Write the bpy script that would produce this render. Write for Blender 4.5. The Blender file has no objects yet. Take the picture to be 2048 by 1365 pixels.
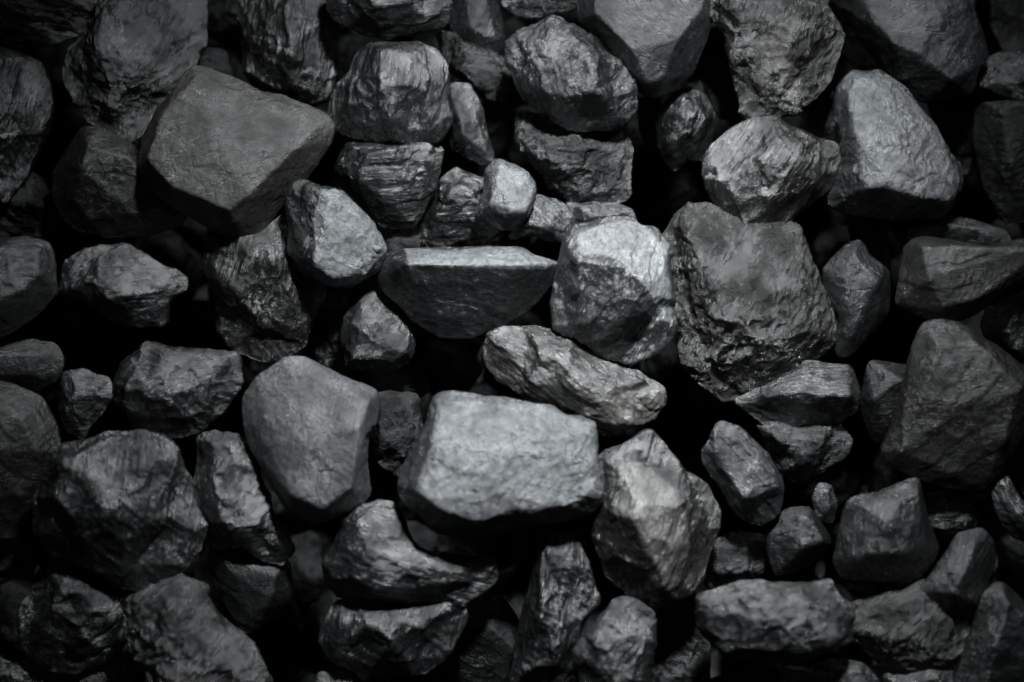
import bpy, bmesh, math, random
import numpy as np
from mathutils import Vector, Matrix
from mathutils.geometry import delaunay_2d_cdt

# ------------------------------------------------------------------ scene, camera, light
sc = bpy.context.scene
PX = 0.0004            # one photo pixel is 0.4 mm on the pile
DIST = 1.40            # camera height above the middle of the pile
SLOPE = 0.24           # the heap rises towards the bottom of the picture
W, H = 2048, 1365

cam_d = bpy.data.cameras.new('camera')
cam = bpy.data.objects.new('camera', cam_d)
sc.collection.objects.link(cam)
sc.camera = cam
cam.location = (0, 0, DIST)
cam.rotation_euler = (0, 0, 0)
cam_d.sensor_width = 36.0
cam_d.lens = 36.0 * DIST / (W * PX)
cam_d.clip_start = 0.05
cam_d.clip_end = 50
cam_d.dof.use_dof = True
cam_d.dof.focus_distance = DIST + 0.027
cam_d.dof.aperture_fstop = cam_d.lens / 32.0

world = bpy.data.worlds.new('World')
sc.world = world
world.use_nodes = True
wbg = world.node_tree.nodes['Background']
wbg.inputs[0].default_value = (0.75, 0.84, 1.0, 1)
wbg.inputs[1].default_value = 0.008

def area(name, loc, target, size, energy, col):
    l = bpy.data.lights.new(name, 'AREA')
    l.shape = 'DISK'; l.size = size; l.energy = energy; l.color = col
    o = bpy.data.objects.new(name, l)
    o.location = loc
    o.rotation_euler = (Vector(target) - Vector(loc)).to_track_quat('-Z', 'Y').to_euler()
    sc.collection.objects.link(o)
    return o
area('key_lamp', (0.20, 0.93, 0.80), (0.03, -0.05, 0.0), 0.16, 3.35, (0.92, 0.97, 1.0)).data.spread = math.radians(54)

sc.view_settings.view_transform = 'Standard'
sc.view_settings.look = 'None'
sc.view_settings.exposure = 0.0
sc.view_settings.gamma = 1.0
sc.cycles.use_denoising = True
sc.cycles.max_bounces = 4

# ------------------------------------------------------------------ noise (object geometry)
rs = np.random.RandomState(11)
LAT = rs.rand(64, 64, 64).astype(np.float32) * 2 - 1
CP = rs.rand(32, 32, 32, 3).astype(np.float32)
CG = (rs.rand(32, 32, 32, 4).astype(np.float32) * 2 - 1)

def vnoise(p):
    i = np.floor(p).astype(np.int32); f = (p - i).astype(np.float32)
    f = f * f * f * (f * (f * 6 - 15) + 10)
    x0, y0, z0 = (i[:, 0] & 63), (i[:, 1] & 63), (i[:, 2] & 63)
    x1, y1, z1 = (x0 + 1) & 63, (y0 + 1) & 63, (z0 + 1) & 63
    fx, fy, fz = f[:, 0], f[:, 1], f[:, 2]
    a = LAT[x0, y0, z0] * (1 - fx) + LAT[x1, y0, z0] * fx
    b = LAT[x0, y1, z0] * (1 - fx) + LAT[x1, y1, z0] * fx
    c = LAT[x0, y0, z1] * (1 - fx) + LAT[x1, y0, z1] * fx
    d = LAT[x0, y1, z1] * (1 - fx) + LAT[x1, y1, z1] * fx
    return (a * (1 - fy) + b * fy) * (1 - fz) + (c * (1 - fy) + d * fy) * fz

ROT = np.array([[0.80, 0.48, -0.36], [-0.60, 0.64, -0.48], [0.0, 0.60, 0.80]], dtype=np.float32)
def fbm(p, scale, octs=4, rough=0.5, ridged=False):
    q = p / scale; out = 0; amp = 1.0; tot = 0
    for _ in range(octs):
        n = vnoise(q)
        if ridged: n = 1 - 2 * np.abs(n)
        out = out + n * amp; tot += amp; amp *= rough
        q = (q @ ROT) * 2.03 + 17.3
    return out / tot

def chisel(p, scale):
    """conchoidal fracture: shallow tilted scoops that meet in sharp ridges"""
    q = p / scale
    i0 = np.floor(q).astype(np.int32)
    best = np.full(len(q), 1e9, np.float32)
    for dx in (-1, 0, 1):
        for dy in (-1, 0, 1):
            for dz in (-1, 0, 1):
                i = i0 + np.array([dx, dy, dz]); a, b, c = i[:, 0] & 31, i[:, 1] & 31, i[:, 2] & 31
                d = q - (i + CP[a, b, c]); r = (d * d).sum(1)
                g = CG[a, b, c]
                best = np.minimum(best, r * 1.15 + (d * g[:, :3]).sum(1) * 1.1 + 0.40 * g[:, 3])
    return best

# ------------------------------------------------------------------ lump geometry
def resample(poly, rounding, rng):
    """outline -> evenly spaced points with softened corners"""
    P = np.array(poly, float)
    n = len(P)
    pts = []
    for k in range(n):
        a, b = P[k], P[(k + 1) % n]
        m = max(1, int(np.hypot(*(b - a)) / 6))
        for j in range(m): pts.append(a + (b - a) * j / m)
    Q = np.array(pts)
    for _ in range(rounding):
        Q = 0.5 * Q + 0.25 * (np.roll(Q, 1, 0) + np.roll(Q, -1, 0))
    return Q

def edge_dist(pts, Q):
    A = Q; B = np.roll(Q, -1, 0); D = B - A; L2 = (D * D).sum(1) + 1e-9
    best = np.full(len(pts), 1e9)
    for k in range(len(A)):
        t = np.clip(((pts - A[k]) @ D[k]) / L2[k], 0, 1)
        d = pts - A[k] - t[:, None] * D[k]
        best = np.minimum(best, (d * d).sum(1))
    return np.sqrt(best)

def inside(pts, Q):
    r = np.zeros(len(pts), bool); j = len(Q) - 1
    for i in range(len(Q)):
        yi, yj, xi, xj = Q[i, 1], Q[j, 1], Q[i, 0], Q[j, 0]
        if yi != yj:
            c = ((yi > pts[:, 1]) != (yj > pts[:, 1])) & (pts[:, 0] < (xj - xi) * (pts[:, 1] - yi) / (yj - yi) + xi)
            r ^= c
        j = i
    return r

STYLE = {
 #        smooth  big  chisel1 chisel2 striae ridged fine   cap
 's': dict(sm=2, big=2.5, c1=3.5, c2=0.9, c3=.3, st=0.1, rg=0.25, cap=18, cut=0),
 'f': dict(sm=1, big=2.5, c1=6.0, c2=2.2, c3=.8, st=0.3, rg=0.5, cap=21, cut=1),
 'c': dict(sm=1, big=3.5, c1=10., c2=2.4, c3=.8, st=0.4, rg=0.35, cap=22, cut=5),
 'l': dict(sm=1, big=3.5, c1=8.5, c2=1.7, c3=.5, st=.9, rg=0.25, cap=21, cut=4),
 'p': dict(sm=1, big=3.5, c1=9.0, c2=3.2, c3=1.8, st=0.3, rg=1.1, cap=19, cut=4),
}
VOX = 2.6
tmp_col = bpy.data.collections.new('tmp'); sc.collection.children.link(tmp_col)

def lump_mesh(name, outline, tops, style, ang, seed, vox=VOX, patch=None, tilt=(0, 0), lit_or_crust=1.0):
    """closed lump in photo-pixel units; x right, y up, rim at z = 0"""
    st = STYLE[style]
    rng = random.Random(seed)
    out = np.array([(x, -y) for x, y in outline], float)
    if sum(out[i-1][0]*out[i][1]-out[i][0]*out[i-1][1] for i in range(len(out))) < 0: out = out[::-1]
    ctr = (out.min(0) + out.max(0)) / 2
    out = out - ctr
    Q = resample(out, 2 if style == 's' else 1, rng)
    tg = np.roll(Q, -1, 0) - np.roll(Q, 1, 0); tg /= np.hypot(tg[:, 0], tg[:, 1])[:, None] + 1e-9
    Q = Q + np.stack([tg[:, 1], -tg[:, 0]], 1) * (3.5 + 0.018 * min(out.max(0) - out.min(0)))
    ext = out.max(0) - out.min(0); small = min(ext)
    cen = Q.mean(0)
    if not tops:
        T = []
        k0 = rng.random() * 6.28; h0 = 0.30 * small
        nt = rng.choice((5, 6, 7))
        for k in range(nt):
            a = k0 + 6.283 * k / nt + rng.uniform(-.3, .3)
            d = np.array([math.cos(a), math.sin(a)])
            r = max(((q - cen) @ d) for q in Q) * rng.uniform(.50, .74)
            T.append((*(cen + d * r), h0 * rng.uniform(.75, 1.15)))
    else:
        T = [(x - ctr[0], -y - ctr[1], h) for x, y, h in tops]
    hm = sum(t[2] for t in T) / len(T)
    T = [(x, y, max(.35 * h, hm + (h - hm) * 1.25 + tilt[0] * x + tilt[1] * y)) for x, y, h in T]
    # upper hull
    bm = bmesh.new()
    for q in Q[::2]: bm.verts.new((q[0], q[1], 0))
    for t in T: bm.verts.new(t)
    bmesh.ops.convex_hull(bm, input=bm.verts[:])
    planes = []
    for f in bm.faces:
        f.normal_update(); n = f.normal; c = f.calc_center_median()
        if n.z < 0: n = -n if c.z > 1 else n
        if n.z > 0.03 and c.z > 0.5: planes.append((n.x, n.y, n.z, n.dot(c)))
    bm.free()
    hat = lambda x, y: min((e - a * x - b * y) / c for a, b, c, e in planes)
    cuts = []
    for k in range(st['cut']):                       # broken-off corners and faces
        a = rng.uniform(0, 6.28); d_ = np.array([math.cos(a), math.sin(a)])
        rad = max(((q - cen) @ d_) for q in Q)
        px_, py_ = cen + d_ * rad * rng.uniform(.38, .7)
        h_ = hat(px_, py_)
        if h_ < 12: continue
        th = math.radians(rng.uniform(28, 52)); n_ = (d_[0] * math.sin(th), d_[1] * math.sin(th), math.cos(th))
        cuts.append((*n_, n_[0] * px_ + n_[1] * py_ + n_[2] * h_ * rng.uniform(.86, .97)))
    # grid
    g = 5.0
    xs = np.arange(Q[:, 0].min(), Q[:, 0].max(), g); ys = np.arange(Q[:, 1].min(), Q[:, 1].max(), g)
    G = np.stack(np.meshgrid(xs, ys), -1).reshape(-1, 2)
    G = G + np.array([[(k * .618) % 1 - .5, (k * .414) % 1 - .5] for k in range(len(G))]) * 1.2
    G = G[inside(G, Q)]; dG = edge_dist(G, Q); G = G[dG > 2.5]; dG = dG[dG > 2.5]
    allp = np.vstack([Q, G]); d = np.concatenate([np.zeros(len(Q)), dG])
    Ht = np.full(len(allp), 1e9)
    for a, b, c, e in planes: Ht = np.minimum(Ht, (e - a * allp[:, 0] - b * allp[:, 1]) / c)
    Hc = Ht.copy()
    for a, b, c, e in cuts: Hc = np.minimum(Hc, (e - a * allp[:, 0] - b * allp[:, 1]) / c)
    Ht = np.minimum(np.maximum(np.maximum(Hc, .55 * Ht), 0), st['cap'] * np.sqrt(d))
    R = d.max() + 1
    u = np.clip(d / R, 0, 1)
    Hb = -(0.95 * R) * np.sqrt(1 - (1 - u) ** 2) * (0.9 + 0.1 * np.sin(allp[:, 0] / 37 + seed))
    Ht[:len(Q)] = 0; Hb[:len(Q)] = 0
    nq = len(Q)
    v2, e2, f2, ov, oe, of = delaunay_2d_cdt([Vector(p) for p in allp], [(i, (i + 1) % nq) for i in range(nq)], [], 1, 1e-4)
    remap = [o[0] if o else 0 for o in ov]
    nv = len(v2)
    verts = [(v2[i][0], v2[i][1], float(Ht[remap[i]])) for i in range(nv)]
    low = {}
    for i in range(nv):
        if remap[i] >= nq: low[i] = len(verts); verts.append((v2[i][0], v2[i][1], float(Hb[remap[i]])))
        else: low[i] = i
    faces = [tuple(f) for f in f2] + [tuple(low[i] for i in reversed(f)) for f in f2 if any(low[i] != i for i in f)]
    me = bpy.data.meshes.new(name); me.from_pydata(verts, [], faces)
    o = bpy.data.objects.new('tmp', me); tmp_col.objects.link(o)
    m = o.modifiers.new('r', 'REMESH'); m.mode = 'VOXEL'; m.voxel_size = vox
    m = o.modifiers.new('s', 'SMOOTH'); m.factor = 0.5; m.iterations = st['sm']
    dg = bpy.context.evaluated_depsgraph_get()
    m2 = bpy.data.meshes.new_from_object(o.evaluated_get(dg))
    bpy.data.objects.remove(o); bpy.data.meshes.remove(me)
    m2.name = name
    n = len(m2.vertices)
    co = np.empty(n * 3, np.float32); m2.vertices.foreach_get('co', co); co = co.reshape(-1, 3)
    no = np.empty(n * 3, np.float32); m2.vertex_normals.foreach_get('vector', no); no = no.reshape(-1, 3)
    off = np.array([seed * 37.7, seed * 91.3, seed * 53.1], np.float32) % 997
    k = min(1.0, 0.35 + small / 260)
    p = co + off
    warp = np.stack([vnoise(p / 40), vnoise(p / 40 + 31), vnoise(p / 40 + 57)], 1) * 9
    ca, sa = math.cos(math.radians(ang)), math.sin(math.radians(ang))
    along = p[:, 0] * ca + p[:, 1] * sa; across = -p[:, 0] * sa + p[:, 1] * ca
    ps = np.stack([along / 9, across + warp[:, 0] * .6, p[:, 2] * .8 + warp[:, 1] * .5], 1)
    D = st['big'] * fbm(p, 75, 3)
    D = D + st['c1'] * 1.0 * chisel(p + warp, 62) + st['c2'] * chisel(p + warp * 1.4, 21)
    D = D + st['c3'] * chisel(p + warp * .8 + 5, 9.5)
    D = D + st['st'] * (fbm(ps, 11, 3, .6) + 0.5 * fbm(ps, 5, 2))
    tr = {'s': 1.6, 'f': 2.6, 'c': 3.6, 'l': 3.2, 'p': 2.0}[style]
    ta, tz = rng.uniform(0, 6.28), rng.uniform(.2, .8)
    if style == 'l': ta = math.radians(ang + 90)
    for stp, am in ((34 + small * .08, 1.0), (15, .45)):        # bedding steps broken into the faces
        u_ = ((p[:, 0] * math.cos(ta) + p[:, 1] * math.sin(ta)) + p[:, 2] * tz + warp[:, 2] * 1.3) / stp
        fr_ = u_ - np.floor(u_); e_ = np.clip((fr_ - .90) / .10, 0, 1)
        D = D + tr * am * (fr_ * (1 - e_) - .5) * -1.0 * np.clip(.25 + 2.2 * fbm(p + 99 * am, 60, 2), 0, 1)
        ta += 1.1
    mask = 0.7 + 0.3 * np.clip(fbm(p, 55, 2) * 2.2, -1, 1)
    D = D + st['rg'] * (fbm(p + warp, 17, 4, .6, True)) * mask + 0.5 * fbm(p, 6, 2, .6)
    D = D - D.mean()
    co = co + no * (D * k)[:, None]
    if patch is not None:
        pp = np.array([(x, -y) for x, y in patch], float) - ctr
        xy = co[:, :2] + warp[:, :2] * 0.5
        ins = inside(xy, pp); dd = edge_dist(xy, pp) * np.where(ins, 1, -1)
        a = np.clip(dd / 5 + .5 + fbm(p, 9, 2) * .6, 0, 1) * (co[:, 2] > 0) * lit_or_crust
        at = m2.attributes.new('lit_or_crust', 'FLOAT', 'POINT'); at.data.foreach_set('value', a.astype(np.float32))  # patch mask: light painted onto bright faces, also real crust and tan coal
    m2.vertices.foreach_set('co', co.astype(np.float32).ravel())
    m2.polygons.foreach_set('use_smooth', [True] * len(m2.polygons))
    m2.update()
    return m2, ctr

# ------------------------------------------------------------------ coal material
mats = {}
def coal(tone, style, warm, gloss, ang):
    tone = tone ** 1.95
    key = (round(tone, 3), style, warm, gloss, int(ang))
    if key in mats: return mats[key]
    m = bpy.data.materials.new('coal'); m.use_nodes = True; mats[key] = m
    nt = m.node_tree; N = nt.nodes; Lk = nt.links.new
    b = N['Principled BSDF']
    tc = N.new('ShaderNodeTexCoord')
    info = N.new('ShaderNodeObjectInfo')
    add = N.new('ShaderNodeVectorMath'); add.operation = 'ADD'
    rnd = N.new('ShaderNodeVectorMath'); rnd.operation = 'SCALE'; rnd.inputs[0].default_value = (3.1, 5.7, 1.9)
    Lk(info.outputs['Random'], rnd.inputs['Scale'])
    Lk(tc.outputs['Object'], add.inputs[0]); Lk(rnd.outputs[0], add.inputs[1])
    V = add.outputs[0]
    def noise(scale_px, detail=3, rough=.55, vec=None, dist=0):
        n = N.new('ShaderNodeTexNoise'); n.inputs['Scale'].default_value = 1 / (scale_px * PX)
        n.inputs['Detail'].default_value = detail; n.inputs['Roughness'].default_value = rough
        n.inputs['Distortion'].default_value = dist
        Lk(vec or V, n.inputs['Vector']); return n.outputs['Fac']
    def ramp(fac, a, b_, lo, hi):
        r = N.new('ShaderNodeMapRange'); r.inputs['From Min'].default_value = a; r.inputs['From Max'].default_value = b_
        r.inputs['To Min'].default_value = lo; r.inputs['To Max'].default_value = hi
        Lk(fac, r.inputs['Value']); return r.outputs[0]
    def math_(op, a, b_):
        x = N.new('ShaderNodeMath'); x.operation = op
        for i, v in enumerate((a, b_)):
            if isinstance(v, (int, float)): x.inputs[i].default_value = v
            else: Lk(v, x.inputs[i])
        return x.outputs[0]
    # stretched coordinates for the bedding lines
    mp = N.new('ShaderNodeMapping'); mp.vector_type = 'TEXTURE'
    mp.inputs['Rotation'].default_value = (0.3, 0.2, math.radians(ang)); mp.inputs['Scale'].default_value = (7, 1, 1)
    Lk(V, mp.inputs['Vector'])
    stri = noise(9, 4, .62, mp.outputs[0], .3)
    big = noise(70, 3, .5); mid = noise(16, 4, .6, dist=.4); fine = noise(3.2, 4, .7)
    vor = N.new('ShaderNodeTexVoronoi'); vor.feature = 'DISTANCE_TO_EDGE'; vor.inputs['Scale'].default_value = 1 / (34 * PX)
    wv = N.new('ShaderNodeVectorMath'); wv.operation = 'MULTIPLY_ADD'
    nw = N.new('ShaderNodeTexNoise'); nw.inputs['Scale'].default_value = 1 / (28 * PX); nw.inputs['Detail'].default_value = 4
    Lk(V, nw.inputs['Vector']); Lk(nw.outputs['Color'], wv.inputs[0]); wv.inputs[1].default_value = (30 * PX,) * 3
    Lk(V, wv.inputs[2]); Lk(wv.outputs[0], vor.inputs['Vector'])
    crack = ramp(vor.outputs['Distance'], 0, .08, 0, 1)
    # heights (metres)
    cfg = {'s': (.25, .5, .75, .5), 'f': (.35, .7, .85, .9), 'c': (.5, .7, .8, .4), 'l': (1.2, .5, .7, .2), 'p': (.4, 1.1, 1.2, .1)}[style]
    hgt = math_('ADD', math_('MULTIPLY', stri, cfg[0] * PX * 2.6), math_('MULTIPLY', mid, cfg[1] * PX * 2.4))
    hgt = math_('ADD', hgt, math_('MULTIPLY', fine, cfg[2] * PX * 2.9))
    hgt = math_('ADD', hgt, math_('MULTIPLY', math_('MULTIPLY', crack, ramp(big, .42, .56, 0, 1)), cfg[3] * PX * 1.0))
    bp = N.new('ShaderNodeBump'); bp.inputs['Strength'].default_value = 1.0; bp.inputs['Distance'].default_value = 1.0
    Lk(hgt, bp.inputs['Height'])
    # broken crystal faces: every small warped cell is tilted its own way
    def cells(px, k):
        vo = N.new('ShaderNodeTexVoronoi'); vo.inputs['Scale'].default_value = 1 / (px * PX); vo.inputs['Randomness'].default_value = 1
        wm = N.new('ShaderNodeVectorMath'); wm.operation = 'MULTIPLY_ADD'
        Lk(nw.outputs['Color'], wm.inputs[0]); wm.inputs[1].default_value = (px * 1.5 * PX,) * 3; Lk(mp.outputs[0] if style == 'l' else V, wm.inputs[2])
        Lk(wm.outputs[0], vo.inputs['Vector'])
        a_ = N.new('ShaderNodeVectorMath'); a_.operation = 'SUBTRACT'; a_.inputs[1].default_value = (.5, .5, .5); Lk(vo.outputs['Color'], a_.inputs[0])
        b_ = N.new('ShaderNodeVectorMath'); b_.operation = 'SCALE'; Lk(a_.outputs[0], b_.inputs[0])
        Lk(ramp(big, .40, .60, k * .25, k * 1.3), b_.inputs['Scale'])
        return b_.outputs[0]
    kk = {'s': .12, 'f': .20, 'c': .18, 'l': .19, 'p': .30}[style]
    geo = N.new('ShaderNodeNewGeometry')
    n1 = N.new('ShaderNodeVectorMath'); n1.operation = 'ADD'; Lk(geo.outputs['Normal'], n1.inputs[0]); Lk(cells(8, kk), n1.inputs[1])
    n2 = N.new('ShaderNodeVectorMath'); n2.operation = 'ADD'; Lk(n1.outputs[0], n2.inputs[0]); Lk(cells(20, kk * .8), n2.inputs[1])
    n3 = N.new('ShaderNodeVectorMath'); n3.operation = 'NORMALIZE'; n4 = N.new('ShaderNodeVectorMath'); n4.operation = 'ADD'; Lk(n2.outputs[0], n4.inputs[0]); Lk(cells(3.6, kk * .6), n4.inputs[1])
    Lk(n4.outputs[0], n3.inputs[0]); Lk(n3.outputs[0], bp.inputs['Normal'])
    Lk(bp.outputs[0], b.inputs['Normal'])
    # colour: dull black coal, greyer where dusty, crusted or painted as lit faces
    base = (0.0088 * tone, 0.0090 * tone, 0.0092 * tone) if not warm else (0.0095 * tone, 0.0090 * tone, 0.0083 * tone)
    mx = N.new('ShaderNodeMix'); mx.data_type = 'RGBA'
    mx.inputs['A'].default_value = (*[c * .62 for c in base], 1); mx.inputs['B'].default_value = (*[min(.5, c * 1.45) for c in base], 1)
    Lk(ramp(math_('ADD', math_('MULTIPLY', big, .6), math_('MULTIPLY', mid, .4)), .36, .64, 0, 1), mx.inputs['Factor'])
    at = N.new('ShaderNodeAttribute'); at.attribute_name = 'lit_or_crust'
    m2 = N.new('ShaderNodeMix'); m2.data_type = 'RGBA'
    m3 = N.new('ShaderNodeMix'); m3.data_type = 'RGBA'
    pale_rgb = (.19, .197, .202) if not warm else (.150, .144, .132)  # paler tint for painted-in light on faces, plus crust and tan
    m3.inputs['A'].default_value = (*[c * .38 for c in pale_rgb], 1); m3.inputs['B'].default_value = (*[c * 1.3 for c in pale_rgb], 1)
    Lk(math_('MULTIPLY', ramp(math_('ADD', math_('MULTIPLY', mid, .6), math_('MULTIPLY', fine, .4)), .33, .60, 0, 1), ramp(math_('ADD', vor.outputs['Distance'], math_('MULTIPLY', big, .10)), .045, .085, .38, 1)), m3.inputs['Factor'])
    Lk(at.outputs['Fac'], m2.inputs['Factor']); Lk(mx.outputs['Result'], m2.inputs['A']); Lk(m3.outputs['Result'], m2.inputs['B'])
    Lk(m2.outputs['Result'], b.inputs['Base Color'])
    # gloss: bright coal bands next to dull ones
    r0 = .43 - .17 * gloss
    rg = ramp(math_('ADD', math_('MULTIPLY', stri, .5), math_('MULTIPLY', big, .5)), .38, .60, r0 + .06, max(.22, r0 - .15))
    Lk(rg, b.inputs['Roughness'])
    lo, hi = {'s': (.42, .70), 'f': (.35, .8), 'c': (.30, .95), 'l': (.30, .95), 'p': (.25, .95)}[style]
    sp = ramp(math_('ADD', math_('MULTIPLY', stri, .25), math_('ADD', math_('MULTIPLY', mid, .15), math_('MULTIPLY', big, .60))), .42, .58, lo, hi)
    Lk(sp, b.inputs['Specular IOR Level'])
    b.inputs['IOR'].default_value = 1.62 + .40 * gloss
    return m

# ------------------------------------------------------------------ placing
group_pile = 'coal lumps heaped in the pile'
def place(mesh, ctr, level, mat, label, group=group_pile, name='coal_lump', rot=0):
    o = bpy.data.objects.new(name, mesh)
    mesh.materials.clear(); mesh.materials.append(mat)
    cx, cy = ctr[0] - W / 2, ctr[1] + H / 2
    z = -SLOPE * cy * PX + level * PX
    s = PX * (DIST - z) / DIST
    sc.collection.objects.link(o)
    o.location = (cx * s, cy * s, z)
    k = np.empty(len(mesh.vertices) * 3, np.float32); mesh.vertices.foreach_get('co', k)
    mesh.vertices.foreach_set('co', k * s); mesh.update()
    o.rotation_euler = (0, 0, rot)
    o['label'] = label; o['category'] = 'coal'; o['group'] = group
    return o

LUMPS = []
def L(label, level, style, tone, outline, tops=None, ang=0, warm=False, gloss=.5, patch=None):
    LUMPS.append((label, level, style, tone, outline, tops, ang, warm, gloss, patch))

L('very dark flat coal lump filling the top left corner', -60, 'l', .6,
  [(-60,-50),(240,-50),(218,15),(192,52),(150,70),(110,84),(50,80),(-60,70)], [(-40,-20,40),(180,-20,45),(160,35,30),(60,50,35),(-40,40,30)], -15)
L('tall glossy coal lump with glittering crystals on its face, above the big smooth diamond lump', -30, 'p', 1.0,
  [(212,-40),(205,33),(176,62),(140,106),(133,150),(150,195),(175,238),(215,262),(256,281),(290,262),(325,225),(350,175),(390,122),(408,80),(405,-40)],
  [(255,20,58),(208,95,58),(220,155,62),(290,110,68),(345,125,45),(258,215,48),(365,20,50),(225,-30,45),(320,-30,60)], 70, gloss=.9,
  patch=[(225,30),(250,70),(262,60),(270,100),(300,95),(312,125),(285,135),(280,160),(255,150),(235,165),(205,155),(228,130),(215,100)])
L('big smooth diamond-shaped lump of dull grey coal, upper left', 0, 's', 1.7,
  [(388,137),(421,147),(476,167),(527,196),(564,198),(605,215),(646,234),(659,256),(654,278),(625,330),(592,370),(555,414),(522,454),(505,476),(480,480),(447,461),(403,440),(341,403),(293,359),(282,330),(293,278),(322,220),(359,187),(370,154)],
  [(395,165,52),(335,235,58),(305,325,56),(360,382,60),(470,428,62),(505,400,66),(600,305,62),(636,258,48),(560,222,54),(450,290,72)], 20, warm=True, gloss=.2)
L('dull lump with a chipped lower edge, tucked left of the big smooth diamond lump', -38, 's', .85,
  [(165,258),(200,258),(256,289),(285,320),(330,370),(375,420),(350,452),(293,469),(220,471),(158,461),(125,432),(108,388),(114,341),(146,293)],
  [(190,300,50),(178,340,56),(155,400,48),(185,440,48),(270,432,55),(325,420,45),(275,325,55)], 30, warm=True, gloss=.4)
L('dark round-shouldered lump cut off by the left edge, below the top left corner', -30, 'l', .9,
  [(-70,90),(0,97),(55,112),(78,130),(96,168),(101,208),(84,250),(72,300),(50,350),(10,400),(-70,410)],
  [(-20,125,50),(50,140,50),(72,185,48),(52,235,55),(0,235,62),(10,310,45),(-40,370,40)], 70)
L('nearly black crumbly lump at the left edge under the round-shouldered one', -90, 'p', .6,
  [(-60,330),(60,345),(105,395),(118,440),(70,485),(-60,500)], None, 10)
L('dark lump with upright bedding streaks left of the rounded blocky lump near the top', -70, 'l', .75,
  [(480,-40),(665,-40),(672,60),(668,130),(655,185),(620,205),(560,198),(520,190),(495,140),(485,60)],
  [(590,-20,66),(585,100,72),(590,175,58),(640,60,48),(640,150,40),(520,60,35),(530,160,30)], 88, gloss=.9)
L('faint black lump in the deep gap between two top edge lumps', -135, 'c', .5,
  [(395,-50),(500,-50),(488,50),(435,70),(395,30)], None)
L('small black crumb of coal above the top corner of the diamond lump', -105, 'p', .7,
  [(395,100),(450,105),(462,150),(430,175),(390,150)], None)
L('wide rounded lump cut by the top edge, directly above the blocky lump', -10, 'l', 1.15,
  [(655,-40),(898,-40),(897,40),(885,52),(830,62),(778,78),(738,70),(683,47),(655,20)],
  [(720,-25,50),(742,22,52),(800,28,60),(872,32,50),(870,-25,55),(690,5,30)], 10, gloss=.7)
L('rounded blocky lump with wavy sheen and a crackled right side, upper middle', 0, 'l', 1.1,
  [(770,90),(830,92),(870,105),(888,130),(892,190),(893,240),(875,275),(845,288),(805,290),(750,284),(700,272),(665,258),(657,235),(668,190),(700,145),(715,110),(740,92)],
  [(765,112,50),(845,120,46),(868,190,36),(848,262,34),(790,268,44),(762,180,72),(838,180,66),(705,195,30),(705,250,22),(770,240,62)], 82, gloss=.8)
L('lump with a slanting dark right flank wedged under the rounded blocky lump', -32, 'l', 1.05,
  [(695,285),(780,290),(850,285),(878,292),(880,312),(868,350),(850,400),(830,440),(810,458),(770,455),(740,430),(715,400),(680,370),(675,340),(685,305)],
  [(712,315,52),(800,308,60),(842,312,30),(818,360,50),(795,405,48),(728,385,44),(780,440,25)], 0, gloss=.8)
L('narrow upright shard standing alone in a dark gap, right of the blocky lump', -55, 'c', 1.5,
  [(905,170),(940,168),(954,194),(967,234),(976,286),(984,319),(969,330),(940,315),(903,293),(912,271),(910,234),(903,190)],
  [(920,185,26),(940,195,28),(953,250,30),(928,270,36),(958,305,22)], 60, gloss=.7)
L('small tapered lump at the top edge left of the crumbly fragment', -60, 's', 1.1,
  [(905,-40),(985,-40),(1000,30),(1007,90),(990,108),(960,106),(925,85),(905,60),(898,20)],
  [(925,-10,30),(968,-10,40),(990,85,25),(945,65,36)], 60, gloss=.6)
L('black crumbly lump in the shadows under the tapered top edge lump', -72, 'p', .6,
  [(880,70),(960,100),(1020,125),(1045,180),(1015,215),(960,190),(900,140)], None)
L('crumbly speckled fragment at the middle of the top edge', -50, 'p', 1.4,
  [(1000,-40),(1180,-40),(1170,8),(1130,22),(1085,30),(1055,38),(1010,15)], [(1040,-15,28),(1120,-15,28),(1065,15,18)], gloss=.9)
L('plump oval lump with a flat grey face, leaning down right above another lump', 0, 'c', 1.25,
  [(1099,37),(1125,38),(1154,55),(1190,88),(1220,125),(1256,158),(1271,183),(1271,220),(1249,242),(1205,253),(1157,256),(1110,242),(1073,216),(1040,180),(1016,125),(1018,88),(1051,62)],
  [(1105,62,40),(1150,80,50),(1062,140,55),(1085,190,55),(1165,205,60),(1185,145,62),(1243,190,42),(1230,225,35),(1140,232,38)], 35, gloss=.7)
L('lump with swirled ridges and a pitted black right side under the plump oval lump', -48, 'p', 1.0,
  [(1036,225),(1100,235),(1250,245),(1262,300),(1258,350),(1252,400),(1200,408),(1140,392),(1105,368),(1072,335),(1042,285),(1033,250)],
  [(1060,260,35),(1080,320,46),(1130,285,55),(1180,285,52),(1165,335,56),(1135,375,38),(1235,300,28),(1225,385,20)], 30, gloss=.9)
L('large smooth grey wedge cut by the top edge, with dark curved bands at its tip', -5, 's', 1.6,
  [(1160,-50),(1161,37),(1205,77),(1238,121),(1267,161),(1293,190),(1311,191),(1341,179),(1381,143),(1399,99),(1421,29),(1432,-50)],
  [(1180,-40,52),(1190,38,50),(1258,112,58),(1350,92,60),(1402,18,52),(1410,-40,50),(1290,172,32),(1320,165,34),(1290,0,66)], -30, gloss=.35)
L('small dark rounded lump with one bright sliver, hanging below the grey wedge', -62, 'l', .9,
  [(1366,179),(1403,190),(1429,227),(1421,271),(1410,315),(1370,322),(1352,342),(1330,322),(1319,278),(1315,227),(1337,194)],
  [(1345,235,48),(1365,205,45),(1402,230,40),(1395,290,34),(1345,300,38),(1362,250,58)], 70, gloss=.8)
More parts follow.
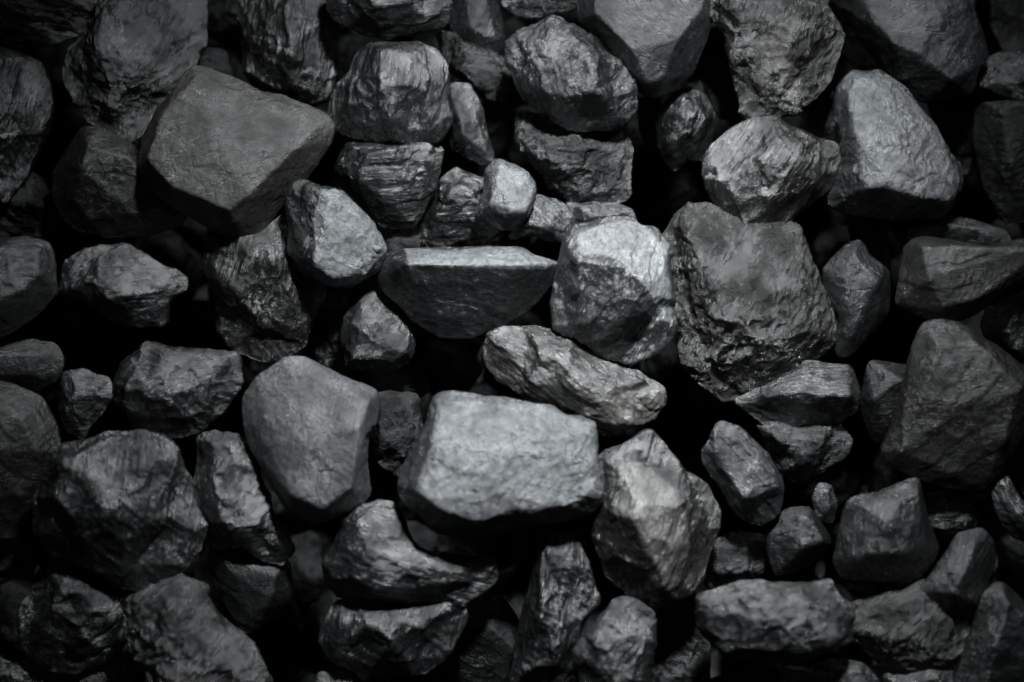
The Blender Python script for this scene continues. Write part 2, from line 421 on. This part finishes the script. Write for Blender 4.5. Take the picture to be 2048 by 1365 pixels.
L('black sliver standing in the gap left of the small dark rounded lump', -110, 'l', .6,
  [(1275,195),(1315,195),(1325,290),(1300,310),(1280,260)], None, 80)
L('brownish lump with a golden crusty face at the top, between two big grey lumps', 0, 'p', 1.15,
  [(1432,-50),(1425,30),(1448,60),(1459,103),(1470,147),(1485,205),(1492,234),(1521,238),(1587,220),(1640,185),(1662,147),(1675,121),(1684,70),(1676,50),(1653,26),(1632,-20),(1620,-50)],
  [(1455,0,50),(1540,-20,60),(1478,65,50),(1502,205,38),(1560,40,66),(1600,110,48),(1560,175,42),(1625,40,35)], 65, warm=True, gloss=.9,
  patch=[(1560,42),(1590,52),(1570,90),(1560,120),(1598,150),(1590,190),(1560,215),(1540,190),(1560,160),(1535,150),(1515,180),(1505,160),(1530,120),(1500,95)])
L('black speckled lump in the shade left of the golden crusty one', -85, 'p', .7,
  [(1412,40),(1450,60),(1475,170),(1495,240),(1440,235),(1420,190),(1395,140)], None, gloss=.7)
L('large smooth grey slab at the top right with a dark lower flank', -22, 's', 1.45,
  [(1665,-50),(1680,10),(1704,33),(1726,73),(1757,108),(1772,142),(1810,185),(1851,200),(1902,190),(1942,180),(1950,139),(1972,117),(1961,73),(1939,22),(1950,-50)],
  [(1690,-35,48),(1735,60,50),(1775,102,60),(1830,122,62),(1890,168,50),(1930,150,45),(1952,108,42),(1915,-20,60),(1840,40,70)], 15, gloss=.35)
L('black streaky lump squeezed between the golden crusty lump and the top right slab', -70, 'l', .7,
  [(1650,0),(1700,35),(1735,90),(1775,150),(1735,165),(1690,110)], None, -50)
L('dark lump cut by the right edge near the top right corner', -110, 'c', .7,
  [(1985,-50),(2090,-50),(2090,110),(2015,105),(1990,60)], None)
L('craggy bright-flecked fragment at the right edge beside the top right slab', -50, 'p', 1.2,
  [(1960,135),(1990,110),(2050,103),(2100,100),(2100,205),(2040,195),(1990,182),(1955,168)],
  [(2000,122,24),(2060,118,26),(2040,160,30),(1985,155,16)], 10, gloss=.9)
L('black lump with dull flat faces at the right edge below the bright-flecked fragment', -100, 's', .85,
  [(1955,190),(2100,190),(2100,440),(2015,445),(1970,370),(1950,270)],
  [(1985,230,40),(2020,215,45),(2080,230,50),(2005,330,52),(2060,390,45),(1975,300,25)], gloss=.3)
L('black crumbly lump in the gap right of the pale craggy lump', -120, 'p', .6,
  [(1860,205),(1950,195),(1962,300),(1930,350),(1890,290)], None)
L('pale craggy lump with a dark undercut bottom, upper right', 0, 'f', 1.9,
  [(1682,176),(1701,150),(1756,147),(1781,165),(1814,183),(1836,216),(1862,249),(1880,289),(1895,311),(1920,330),(1920,370),(1902,410),(1877,428),(1825,432),(1759,427),(1697,421),(1660,407),(1665,385),(1690,335),(1676,262),(1677,205)],
  [(1702,163,50),(1752,158,52),(1690,195,52),(1692,255,56),(1714,335,60),(1728,376,60),(1800,396,58),(1888,404,36),(1906,350,40),(1842,238,52),(1805,190,48),(1780,280,70)], 65, gloss=.5,
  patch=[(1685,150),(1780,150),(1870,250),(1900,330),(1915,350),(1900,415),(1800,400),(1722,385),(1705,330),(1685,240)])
L('small glinting fragment tucked behind the left side of the pale craggy lump', -100, 'l', .9,
  [(1653,205),(1672,200),(1690,227),(1692,271),(1660,292),(1624,275),(1631,234)], [(1658,220,20),(1675,245,24),(1645,260,20)], 60, gloss=.9)
L('broad lump with a pointed right corner and fine streaks, above the large pitted lump', -5, 'l', 1.15,
  [(1513,245),(1549,242),(1571,260),(1609,275),(1668,293),(1686,311),(1679,340),(1653,377),(1602,410),(1576,436),(1521,472),(1492,487),(1468,488),(1456,455),(1450,425),(1429,403),(1407,348),(1407,330),(1425,293),(1469,260)],
  [(1505,265,42),(1565,280,46),(1655,318,36),(1560,330,62),(1540,420,46),(1482,455,34),(1438,345,45),(1610,380,34)], 55, warm=True, gloss=.8)
L('large rough pitted lump right of the pale-topped lump at the centre', -32, 'p', 1.35,
  [(1352,434),(1375,420),(1410,408),(1460,425),(1520,440),(1585,452),(1605,490),(1618,540),(1640,585),(1665,650),(1660,690),(1610,735),(1570,770),(1500,795),(1450,795),(1400,760),(1370,720),(1360,650),(1345,590),(1340,530),(1322,480)],
  [(1372,450,42),(1440,480,58),(1580,485,45),(1605,560,54),(1645,655,32),(1500,560,84),(1560,625,82),(1440,640,78),(1405,600,56),(1400,700,44),(1480,765,26),(1575,725,38)], 60, warm=True, gloss=.9)
L('pale-topped lump with a fluted lower face at the centre of the photo', 12, 'l', 1.9,
  [(1128,478),(1154,456),(1227,441),(1264,437),(1278,452),(1304,457),(1319,478),(1333,507),(1335,551),(1342,577),(1344,646),(1337,675),(1308,705),(1256,723),(1220,712),(1176,683),(1139,668),(1114,653),(1112,595),(1121,540),(1126,503)],
  [(1160,475,48),(1262,455,44),(1322,515,46),(1335,570,40),(1330,642,36),(1150,508,58),(1205,512,80),(1275,562,84),(1240,665,34),(1252,702,14),(1160,640,30),(1130,570,28)], 65, gloss=.7,
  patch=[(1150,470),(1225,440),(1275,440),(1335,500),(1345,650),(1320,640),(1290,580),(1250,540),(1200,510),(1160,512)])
L('long flat-topped lump with a glittering upper rim, left of the pale-topped centre lump', -22, 's', 1.3,
  [(775,514),(811,503),(848,500),(950,499),(1042,501),(1064,516),(1100,525),(1118,530),(1115,550),(1090,580),(1050,620),(990,655),(940,672),(880,672),(830,640),(795,600),(770,580),(757,555),(765,530)],
  [(795,522,44),(860,508,44),(1040,508,44),(1098,530,34),(860,532,72),(820,530,66),(1040,532,70),(955,635,30),(870,628,32),(1055,560,50)], 0, gloss=.8,
  patch=[(805,500),(1040,495),(1115,528),(1090,540),(1000,541),(900,533),(820,531)])
L('dark layered lump left of the small pale faceted cube', -58, 'l', 1.0,
  [(914,337),(950,350),(985,362),(1000,430),(1005,465),(990,492),(930,495),(860,495),(838,480),(845,440),(865,400),(895,350)],
  [(915,352,32),(900,400,46),(868,440,40),(950,415,50),(975,440,42),(965,478,26),(860,478,22)], 5, gloss=.9)
L('small pale faceted cube-like piece above the long flat-topped lump', -20, 'f', 2.0,
  [(991,322),(1005,322),(1042,341),(1068,370),(1068,396),(1049,432),(1031,458),(1002,458),(972,436),(954,428),(969,385),(976,344)],
  [(1000,335,24),(1045,358,26),(1062,385,20),(1048,426,24),(1018,425,30),(978,422,18),(990,370,30),(1010,390,36)], 30, gloss=.6,
  patch=[(1000,330),(1045,345),(1066,372),(1062,400),(1048,430),(1020,425),(975,425),(990,380)])
L('grey fragment between the small faceted cube and the pale-topped centre lump', -45, 'c', 1.6,
  [(1070,388),(1092,399),(1125,410),(1147,440),(1133,482),(1092,478),(1059,469),(1022,478),(1030,450),(1050,420)],
  [(1085,408,28),(1112,430,30),(1092,460,24),(1058,452,18)], -40, gloss=.8)
L('thin layered piece peeking out above the pale-topped centre lump', -62, 'l', 1.4,
  [(1135,408),(1190,404),(1234,410),(1264,421),(1275,445),(1200,470),(1150,465),(1130,430)], [(1165,425,20),(1235,424,20),(1200,450,18)], 0)
L('lump with a very pale crackled face and dark left side, beside the diamond lump', 0, 'f', 1.0,
  [(573,403),(588,374),(606,368),(625,377),(639,386),(680,385),(705,407),(738,440),(771,491),(773,503),(753,536),(720,558),(698,573),(672,573),(632,558),(610,543),(584,503),(578,450)],
  [(648,393,42),(682,394,42),(735,452,44),(762,500,38),(705,552,40),(670,560,42),(637,535,50),(634,470,55),(603,385,26),(602,480,32)], 60, gloss=.5,
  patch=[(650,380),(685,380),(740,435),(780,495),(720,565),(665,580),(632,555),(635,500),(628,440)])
L('tiny dark chip right of the lump with the very pale crackled face', -62, 'p', 1.0,
  [(772,468),(820,458),(840,490),(815,515),(775,510)], [(800,478,12),(815,492,12)])
L('dark brown streaky lump beneath the bottom point of the diamond lump', -42, 'l', .9,
  [(425,455),(480,470),(520,445),(560,430),(610,520),(640,560),(645,590),(622,640),(610,690),(570,715),(520,720),(470,700),(440,660),(430,590),(415,520)],
  [(452,500,36),(470,560,50),(550,520,55),(590,580,50),(560,660,42),(480,650,44)], 75, warm=True, gloss=.5)
L('flat grey lump cut by the left edge just above the middle', -18, 's', 1.3,
  [(-70,485),(50,483),(95,490),(105,520),(108,590),(70,630),(10,668),(-70,680)],
  [(-40,500,48),(85,503,42),(90,548,44),(60,580,48),(-10,610,50),(-40,660,20)], 0, gloss=.5)
L('low lump with one lit rounded knob, in the hollow left of the brown streaky lump', -45, 'c', 1.25,
  [(128,529),(160,512),(201,500),(256,498),(300,520),(340,542),(374,555),(374,575),(335,602),(326,646),(264,652),(220,640),(183,605),(146,588),(125,576)],
  [(212,528,34),(250,525,38),(208,562,52),(230,597,50),(282,590,48),(300,565,38),(262,632,18),(350,568,14)], 10, gloss=.7)
L('squarish grey lump with broken edges under the left end of the long flat-topped lump', -48, 'c', 1.5,
  [(727,562),(756,565),(768,598),(795,620),(818,646),(824,694),(815,722),(789,736),(694,736),(687,686),(690,635),(720,595)],
  [(740,585,24),(738,640,44),(778,650,40),(806,698,34),(782,722,22),(705,722,22),(702,660,28)], 60, gloss=.8)
L('black lump in the shade left of the squarish grey lump', -105, 'c', .7,
  [(635,590),(690,590),(705,640),(700,740),(745,790),(650,775),(600,720)], None)
L('barely visible black lump in the pit above the brightest block', -140, 'c', .8,
  [(845,690),(930,685),(960,740),(930,790),(870,790),(835,745)], None)
L('dark crumbly lump at the bottom of the gap left of the brightest block', -85, 'p', 1.0,
  [(755,785),(835,790),(845,870),(805,955),(760,925),(745,850)], None, gloss=.8)
L('black flat piece under the squarish grey lump', -115, 'l', .9,
  [(690,735),(835,728),(860,780),(800,810),(720,795)], None)
L('long slanting lump with a lit ridge and a tan right end, above the brightest block', -18, 'l', 1.5,
  [(969,701),(976,675),(1013,659),(1071,653),(1102,664),(1146,694),(1205,723),(1271,745),(1326,778),(1328,804),(1304,837),(1256,851),(1234,870),(1209,871),(1185,855),(1124,822),(1073,804),(1037,782),(1000,760),(975,730)],
  [(1005,680,38),(1068,668,42),(1118,722,56),(1172,778,58),(1245,788,52),(1305,795,36),(1225,852,30),(1050,765,28),(1140,812,34),(1185,730,32),(1085,668,40)], -38, warm=True, gloss=.8,
  patch=[(1150,770),(1230,775),(1330,780),(1320,830),(1240,872),(1195,870),(1165,810)])
L('brightest blocky lump of pale grey coal, just below the centre', 24, 'f', 2.4,
  [(870,815),(881,795),(914,791),(951,794),(987,804),(1049,811),(1100,816),(1128,835),(1188,848),(1192,930),(1200,938),(1200,993),(1183,1015),(1147,1033),(1080,1041),(1013,1053),(940,1070),(877,1063),(848,1033),(811,1004),(800,975),(811,938),(830,895),(852,865)],
  [(892,810,50),(950,808,52),(1050,824,55),(1178,856,50),(1186,985,52),(1130,1008,52),(1040,1010,56),(950,1036,44),(890,1012,48),(832,975,44),(862,890,50),(990,920,70)], 20, gloss=.4,
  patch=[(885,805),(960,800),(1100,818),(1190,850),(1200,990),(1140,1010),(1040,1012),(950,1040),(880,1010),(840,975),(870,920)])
L('large pale pentagonal lump with a flat face, left of the brightest block', 16, 's', 2.6,
  [(560,727),(573,721),(606,721),(657,745),(705,767),(749,785),(751,815),(746,845),(731,870),(727,930),(734,986),(720,1004),(705,1022),(628,1039),(588,1022),(551,975),(518,913),(498,880),(491,830),(491,796),(527,752)],
  [(578,734,50),(524,778,44),(712,788,56),(743,802,48),(722,855,58),(712,970,46),(650,1012,40),(592,985,46),(535,880,44),(540,815,54),(640,860,62)], 70, gloss=.35)
L('angular lump with flat lit top and broken lower side, left of the pale pentagonal lump', -18, 'c', 1.25,
  [(282,708),(293,690),(352,701),(432,705),(469,716),(473,741),(478,765),(454,811),(403,855),(366,872),(330,873),(293,862),(267,844),(264,818),(234,793),(234,760),(256,723)],
  [(300,712,46),(250,768,46),(256,795,44),(312,812,50),(372,785,58),(462,738,40),(440,715,36),(350,848,22),(425,790,34)], 15, gloss=.6)
L('dark bluish lump at the left edge above the big brown-black boulder', -62, 's', .9,
  [(-70,690),(60,680),(112,690),(125,720),(115,760),(60,785),(-70,790)], [(0,710,40),(85,708,34),(70,750,38),(-40,750,40)], gloss=.3)
L('big brown-black boulder cut by the left edge below the middle', -12, 's', 1.0,
  [(-70,765),(20,770),(80,798),(108,850),(120,900),(95,960),(60,1010),(20,1050),(-70,1075)],
  [(-10,798,45),(60,835,48),(86,900,48),(45,980,42),(-20,900,60),(0,1030,26)], 20, warm=True, gloss=.3)
L('small dark lump between the big left edge boulder and the angular lit-topped lump', -72, 'c', 1.0,
  [(128,745),(165,742),(216,756),(222,782),(205,825),(180,850),(168,880),(139,862),(121,826),(125,795)],
  [(150,765,28),(145,800,36),(150,845,24),(198,782,18)], gloss=.6)
L('large rounded lump with a dull left face and streaked right shoulder, lower left', 0, 'l', 1.05,
  [(106,924),(128,898),(183,880),(212,870),(271,868),(322,876),(348,902),(354,938),(374,960),(388,1011),(407,1060),(396,1099),(366,1136),(322,1160),(282,1176),(249,1173),(205,1143),(158,1118),(81,1077),(71,1048),(73,1011),(88,960)],
  [(135,922,44),(200,893,48),(290,888,48),(335,925,42),(310,990,62),(262,1025,68),(118,1035,50),(100,1062,36),(250,1130,38),(335,1100,42),(180,955,64),(368,1030,34)], 80, gloss=.6)
L('ragged upright lump with a shiny spot, between the large rounded lump and the pale pentagon', -12, 'c', 1.3,
  [(403,876),(432,865),(480,872),(502,894),(507,938),(520,982),(549,1041),(575,1063),(586,1103),(564,1129),(527,1121),(494,1095),(432,1085),(418,1037),(392,1022),(392,975),(399,913)],
  [(428,888,44),(480,890,42),(490,950,50),(440,985,56),(424,930,46),(505,1025,44),(450,1045,42),(562,1085,28),(540,1058,34)], 60, gloss=.9)
L('dark bluish wedge below the ragged upright lump', -55, 's', 1.0,
  [(425,1075),(490,1085),(575,1125),(580,1190),(545,1230),(500,1265),(478,1250),(448,1200),(422,1150)],
  [(450,1115,30),(558,1145,40),(550,1190,42),(500,1235,28),(480,1150,36)], gloss=.4)
L('small bluish chip at the left edge in the black gap beneath the big boulder', -85, 'p', 1.1,
  [(-50,1080),(40,1082),(64,1105),(60,1135),(35,1152),(-50,1150)], None)
L('dim cracked lump in the lower left corner area, under the large rounded lump', -48, 'c', .85,
  [(95,1151),(132,1127),(183,1147),(227,1187),(252,1224),(258,1261),(235,1310),(150,1342),(90,1332),(52,1290),(42,1220),(60,1180)],
  [(108,1180,36),(180,1178,44),(222,1230,40),(170,1270,50),(88,1260,36),(150,1312,20)], 40, gloss=.6)
L('dim lump cut by the bottom edge in the lower left corner', -72, 'c', .8,
  [(-60,1290),(20,1330),(130,1308),(235,1325),(270,1400),(250,1440),(-60,1440)], None)
L('rough lump with two lit bumps at its top, near the bottom edge on the left', -10, 'p', 1.0,
  [(264,1195),(319,1173),(359,1158),(407,1174),(408,1198),(420,1220),(458,1253),(502,1294),(520,1327),(533,1365),(535,1430),(330,1430),(315,1370),(275,1320),(256,1268),(254,1217)],
  [(282,1204,40),(368,1174,42),(393,1186,40),(380,1240,50),(308,1228,44),(290,1310,32),(440,1285,54),(485,1345,48),(365,1380,52)], 50, gloss=.8)
L('crescent-shaped lump with a bright curved ridge, below the brightest block', -12, 'l', 1.3,
  [(698,1026),(734,1015),(786,1009),(812,1060),(830,1096),(860,1110),(921,1119),(980,1123),(991,1147),(987,1165),(954,1187),(921,1209),(830,1213),(756,1206),(705,1198),(672,1187),(654,1158),(650,1121),(672,1088),(690,1063)],
  [(722,1045,44),(782,1035,34),(742,1088,60),(795,1115,60),(850,1130,54),(962,1136,34),(972,1155,26),(880,1178,40),(755,1172,44),(682,1140,34)], -20, gloss=.8)
L('rounded dark lump with upright streaks directly under the crescent-shaped lump', -36, 'l', 1.1,
  [(672,1205),(720,1200),(830,1195),(921,1195),(929,1239),(910,1279),(885,1319),(852,1345),(756,1350),(705,1337),(657,1312),(641,1283),(643,1250)],
  [(690,1240,36),(755,1240,50),(860,1235,50),(902,1232,34),(882,1290,34),(800,1322,28),(700,1312,24),(780,1275,56)], 80, gloss=.7)
L('long upright dark slab reaching the bottom edge below the brightest block', -38, 'l', .95,
  [(1088,1065),(1147,1075),(1165,1107),(1183,1169),(1189,1202),(1163,1231),(1150,1297),(1138,1365),(1130,1430),(1015,1430),(1025,1360),(1033,1297),(1055,1195),(1070,1121)],
  [(1095,1100,30),(1142,1112,34),(1158,1185,28),(1082,1215,44),(1118,1250,48),(1060,1320,42),(1110,1360,46)], 78, gloss=.6)
L('large leaning lump with bright streaked face and black left flank, right of the brightest block', -6, 'l', 1.3,
  [(1203,922),(1227,907),(1304,869),(1337,902),(1366,949),(1414,971),(1436,1022),(1427,1070),(1410,1121),(1396,1158),(1370,1191),(1337,1208),(1300,1205),(1255,1190),(1215,1150),(1187,1070),(1192,1000)],
  [(1232,935,46),(1300,905,32),(1292,938,56),(1385,990,34),(1245,1005,62),(1290,1080,60),(1332,1165,40),(1350,1180,28),(1375,1100,46),(1392,1030,42),(1335,1000,62)], 66, warm=True, gloss=.8,
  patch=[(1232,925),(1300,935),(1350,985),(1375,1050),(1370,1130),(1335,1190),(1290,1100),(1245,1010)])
L('oblong piece with two parallel lit edges, pointing down right in the lower right', -6, 'l', 1.6,
  [(1440,848),(1473,855),(1505,882),(1536,920),(1555,957),(1560,990),(1550,1030),(1520,1050),(1490,1040),(1465,1010),(1435,965),(1408,930),(1410,905)],
  [(1450,862,34),(1424,916,34),(1482,988,38),(1524,1012,34),(1546,975,32),(1502,902,34),(1488,940,36)], -48, gloss=.6)
L('short lump with a lit front ledge beneath the large pitted lump', -48, 'l', 1.25,
  [(1595,745),(1613,723),(1701,736),(1713,782),(1710,815),(1686,837),(1631,850),(1532,850),(1496,822),(1470,800),(1521,775)],
  [(1505,805,18),(1535,795,40),(1592,788,50),(1690,790,45),(1640,755,28),(1688,755,22),(1600,832,24),(1680,820,28)], 0, gloss=.6)
L('dark speckled lump between the lit front ledge and the oblong piece', -68, 'p', 1.1,
  [(1515,850),(1606,845),(1675,845),(1702,880),(1692,913),(1653,933),(1606,966),(1584,960),(1558,935),(1540,902)],
  [(1550,872,30),(1620,876,42),(1672,880,30),(1600,932,30)], gloss=.7)
L('upright tapering lump left of the tan-grey flat lump, right side', -46, 's', 1.15,
  [(1686,500),(1719,480),(1737,515),(1776,544),(1776,613),(1763,642),(1734,672),(1704,705),(1682,714),(1669,686),(1675,635),(1649,577),(1649,540)],
  [(1700,508,34),(1680,558,40),(1745,565,40),(1757,620,24),(1702,662,34),(1690,692,18)], 70, gloss=.5)
L('black splinter above the upright tapering lump', -80, 'l', .8,
  [(1700,430),(1765,425),(1775,480),(1782,545),(1740,525),(1705,475)], None, 80)
L('tan-grey flat lump with a smooth face at the right edge, just above the middle', 0, 's', 1.35,
  [(1814,500),(1822,485),(1858,476),(1902,483),(1961,498),(1997,498),(2023,487),(2100,478),(2100,535),(2019,566),(1979,602),(1939,628),(1888,648),(1855,633),(1833,622),(1792,608),(1803,558)],
  [(1832,498,50),(1900,496,52),(2012,510,50),(2090,500,45),(2000,560,46),(1930,605,46),(1872,614,44),(1842,562,56)], 5, warm=True, gloss=.2)
L('thin black ledge behind the top of the tan-grey flat lump', -50, 's', .8,
  [(1818,460),(1860,434),(1930,438),(2010,462),(2030,500),(1900,510),(1820,505)], [(1862,450,18),(1930,455,18),(1995,480,18)], gloss=.4)
L('dark lump at the right edge between the tan-grey flat lump and the biggest boulder', -62, 'c', .85,
  [(1975,615),(2020,595),(2100,585),(2100,745),(2045,735),(1995,695),(1968,660)], None, gloss=.6)
L('biggest smooth dark grey boulder at the right edge, below the middle', 4, 's', 1.15,
  [(1851,653),(1888,650),(1935,657),(1961,679),(2010,712),(2060,752),(2075,800),(2052,850),(2030,890),(2010,915),(1997,938),(1961,975),(1906,971),(1836,953),(1789,927),(1767,902),(1785,870),(1800,844),(1814,778),(1832,694)],
  [(1862,688,46),(1938,686,40),(2028,775,44),(1998,880,44),(1985,925,34),(1900,945,36),(1795,900,42),(1830,790,52),(1856,725,52),(1930,810,54)], 10, warm=True, gloss=.3)
L('black lump in the shade left of the biggest boulder', -65, 's', .7,
  [(1740,725),(1830,735),(1845,850),(1795,905),(1745,875),(1722,800)], None, gloss=.3)
L('five-sided lump with a bluish right edge, below left of the biggest boulder', -10, 's', 1.05,
  [(1701,1000),(1752,990),(1789,975),(1836,960),(1844,1011),(1855,1048),(1871,1096),(1862,1121),(1836,1154),(1763,1160),(1686,1154),(1668,1121),(1682,1077),(1690,1033)],
  [(1720,1010,40),(1790,995,46),(1830,985,36),(1850,1090,38),(1795,1100,60),(1720,1105,46),(1830,1130,25),(1692,1125,22),(1760,1040,60)], 80, gloss=.7)
L('small wedge with a lit top edge between the oblong piece and the five-sided lump', -36, 's', 1.1,
  [(1576,1019),(1616,1017),(1646,1059),(1660,1085),(1642,1110),(1606,1136),(1551,1151),(1540,1103),(1540,1063),(1551,1041)],
  [(1588,1028,34),(1610,1030,30),(1642,1078,28),(1600,1088,40),(1572,1122,20),(1560,1062,26)], gloss=.6)
L('tiny upright chip above the small wedge with the lit top edge', -75, 'c', 1.1,
  [(1640,968),(1662,972),(1674,1010),(1662,1048),(1635,1035),(1628,995)], [(1652,985,12),(1655,1020,14)])
L('small craggy piece in the gap under the biggest boulder', -52, 'p', 1.3,
  [(1851,993),(1888,984),(1935,989),(1955,1026),(1952,1050),(1924,1058),(1862,1050)], [(1890,1003,22),(1932,1008,24),(1936,1040,18)], gloss=.9)
L('narrow bright-flecked splinter leaning at the right edge, lower right', -30, 'l', 1.5,
  [(1979,965),(1997,942),(2019,953),(2041,1004),(2075,1040),(2070,1085),(2034,1072),(2008,1048),(1990,1004)],
  [(2003,968,24),(2020,1010,28),(2045,1050,24)], -55, gloss=.8)
L('dark piece at the right edge beside the biggest boulder', -62, 'l', .7,
  [(2010,880),(2100,855),(2100,995),(2055,995),(2018,945)], None, 20)
L('dim bluish lump between the leaning streaked lump and the small wedge', -62, 'p', 1.2,
  [(1405,1095),(1461,1070),(1530,1072),(1530,1143),(1487,1162),(1418,1172),(1398,1155)],
  [(1440,1092,26),(1502,1092,28),(1492,1138,24),(1430,1148,20)], gloss=.6)
L('wide brick-shaped grey lump near the bottom edge, lower right', 0, 'c', 1.35,
  [(1399,1191),(1473,1173),(1520,1160),(1595,1174),(1664,1162),(1675,1195),(1698,1213),(1696,1261),(1673,1279),(1668,1300),(1595,1319),(1448,1307),(1410,1272),(1401,1239)],
  [(1412,1200,40),(1520,1180,44),(1645,1186,40),(1670,1230,38),(1660,1280,40),(1590,1302,42),(1452,1288,42),(1415,1258,38),(1540,1240,55)], 10, gloss=.5)
L('pointed bright-faced lump at the bottom edge, right of the long upright slab', -15, 'c', 1.5,
  [(1227,1198),(1271,1202),(1304,1224),(1312,1250),(1306,1305),(1297,1365),(1290,1430),(1200,1430),(1165,1365),(1154,1312),(1161,1286),(1205,1239)],
  [(1235,1215,24),(1288,1238,28),(1190,1272,42),(1240,1275,52),(1282,1320,44),(1172,1312,28),(1235,1375,46)], 65, gloss=.8)
L('black lump at the bottom edge in the gap left of the wide brick-shaped lump', -85, 'c', .8,
  [(1310,1195),(1370,1205),(1415,1290),(1425,1430),(1305,1430)], None)
L('low lump peeking over the bottom edge under the wide brick-shaped lump', -42, 'p', 1.3,
  [(1492,1334),(1540,1332),(1595,1345),(1690,1350),(1740,1430),(1485,1430)], [(1525,1350,26),(1600,1365,26),(1680,1400,24)])
L('thin bluish piece at the bottom edge beside the low lump', -58, 's', 1.3,
  [(1631,1332),(1686,1322),(1728,1330),(1760,1365),(1765,1430),(1650,1420)], None)
L('elongated bluish lump leaning left in the lower right', -15, 's', 1.1,
  [(1920,1070),(1961,1059),(1986,1085),(1985,1136),(1970,1187),(1955,1231),(1888,1226),(1858,1197),(1832,1186),(1869,1147),(1899,1103)],
  [(1940,1082,34),(1920,1125,44),(1966,1115,28),(1895,1180,44),(1945,1200,30)], 60, gloss=.4)
L('dark brown jagged lump right of the wide brick-shaped one', -40, 'p', .95,
  [(1705,1212),(1778,1190),(1840,1165),(1900,1190),(1960,1220),(1985,1270),(1975,1350),(1900,1380),(1820,1365),(1760,1320),(1720,1280),(1700,1245)],
  [(1740,1225,30),(1800,1210,38),(1835,1275,50),(1890,1262,38),(1780,1270,42)], 40, warm=True, gloss=.7)
L('large dim lump filling the lower right corner', -20, 's', .95,
  [(1972,1187),(1997,1167),(2019,1182),(2050,1209),(2100,1235),(2100,1440),(1905,1440),(1915,1350),(1940,1290),(1955,1240)],
  [(2000,1196,40),(2042,1230,46),(1980,1270,46),(2060,1330,52),(1960,1375,42),(2060,1410,40)], gloss=.5)
L('dim lump cut by the bottom edge left of the lower right corner', -55, 'c', .85,
  [(1770,1345),(1850,1320),(1930,1335),(1960,1440),(1780,1440)], None)
L('tiny grey tip poking up at the bottom edge under the rounded dark lump', -62, 'c', 1.3,
  [(635,1350),(700,1346),(730,1385),(725,1430),(630,1430)], None)
L('smooth black lump deep between the rounded dark lump and the long upright slab', -105, 's', .9,
  [(925,1190),(1000,1195),(1045,1260),(1030,1430),(925,1430),(905,1300)], None)
L('black lump in the shadow directly below the brightest block', -120, 's', .9,
  [(950,1045),(1045,1045),(1050,1110),(1000,1140),(960,1120)], None)

import time
_t = time.time()
for i, (label, level, style, tone, outline, tops, ang, warm, gloss, patch) in enumerate(LUMPS):
    lean = random.Random(i * 7 + 3)
    tl = (lean.uniform(-.22, .10), -max(-.34, min(.22, (tone - 1.2) * .55)) + lean.uniform(-.08, .08))
    mesh, ctr = lump_mesh('coal_lump', outline, tops, style, ang, i + 1, patch=patch, tilt=tl,
                          lit_or_crust={'pale craggy': .62, 'small pale ': 1.1, 'lump with a': 1.15, 'pale-topped': 1.0, 'long flat-t': .95, 'tall glossy': .5}.get(label[:11], .74))
    if level < -75: tone *= .75; gloss = gloss * .3 - .4  # deep lumps coloured darker and duller, standing in for gap shade
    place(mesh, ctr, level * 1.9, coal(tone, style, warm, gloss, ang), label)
print('lumps', len(LUMPS), 'in', round(time.time() - _t, 1), 's')

# ------------------------------------------------------------------ buried layer and bed
rng = random.Random(5)
deep_src = []
for k in range(6):
    n = 9; r = 95
    o_ = [(r * rng.uniform(.75, 1.05) * math.cos(6.283 * a / n), r * rng.uniform(.7, 1.0) * math.sin(6.283 * a / n)) for a in range(n)]
    mesh, _c = lump_mesh('coal_lump', o_, None, rng.choice('cpl'), k * 40, 300 + k, vox=5)
    mesh.materials.append(coal(.45, 'c', False, -.8, 0))  # extra dark coal colour deepens the shade in the gaps
    deep_src.append(mesh)
    co = np.empty(len(mesh.vertices) * 3, np.float32); mesh.vertices.foreach_get('co', co)
    mesh.vertices.foreach_set('co', co * PX * 1.08); mesh.update()
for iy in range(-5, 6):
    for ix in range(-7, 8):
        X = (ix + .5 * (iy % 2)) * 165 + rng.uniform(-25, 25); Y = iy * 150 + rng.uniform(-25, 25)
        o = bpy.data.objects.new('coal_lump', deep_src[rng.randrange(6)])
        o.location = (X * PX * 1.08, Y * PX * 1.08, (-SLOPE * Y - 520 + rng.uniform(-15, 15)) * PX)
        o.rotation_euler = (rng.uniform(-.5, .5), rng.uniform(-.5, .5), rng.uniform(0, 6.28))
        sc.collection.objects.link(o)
        o['label'] = 'black coal lump buried in full shadow beneath the heaped upper lumps'
        o['category'] = 'coal'; o['group'] = 'buried lower layer of coal lumps'

bm = bmesh.new()
NX, NY = 90, 70
vs = []
for j in range(NY + 1):
    for i in range(NX + 1):
        x = (i / NX - .5) * 3.0; y = (j / NY - .5) * 2.2
        yy = max(-.45, min(.45, y))
        vs.append((x, y, -SLOPE * yy - 0.255))
V = np.array(vs, np.float32)
V[:, 2] += 0.008 * fbm(V, .09, 4)
for v in V: bm.verts.new(v.tolist())
bm.verts.ensure_lookup_table()
for j in range(NY):
    for i in range(NX):
        a = j * (NX + 1) + i
        bm.faces.new([bm.verts[a], bm.verts[a + 1], bm.verts[a + NX + 2], bm.verts[a + NX + 1]])
me = bpy.data.meshes.new('ground'); bm.to_mesh(me); bm.free()
me.materials.append(coal(.6, 'p', False, .2, 0))
g = bpy.data.objects.new('ground', me); sc.collection.objects.link(g); g['kind'] = 'structure'
bpy.data.collections.remove(tmp_col)
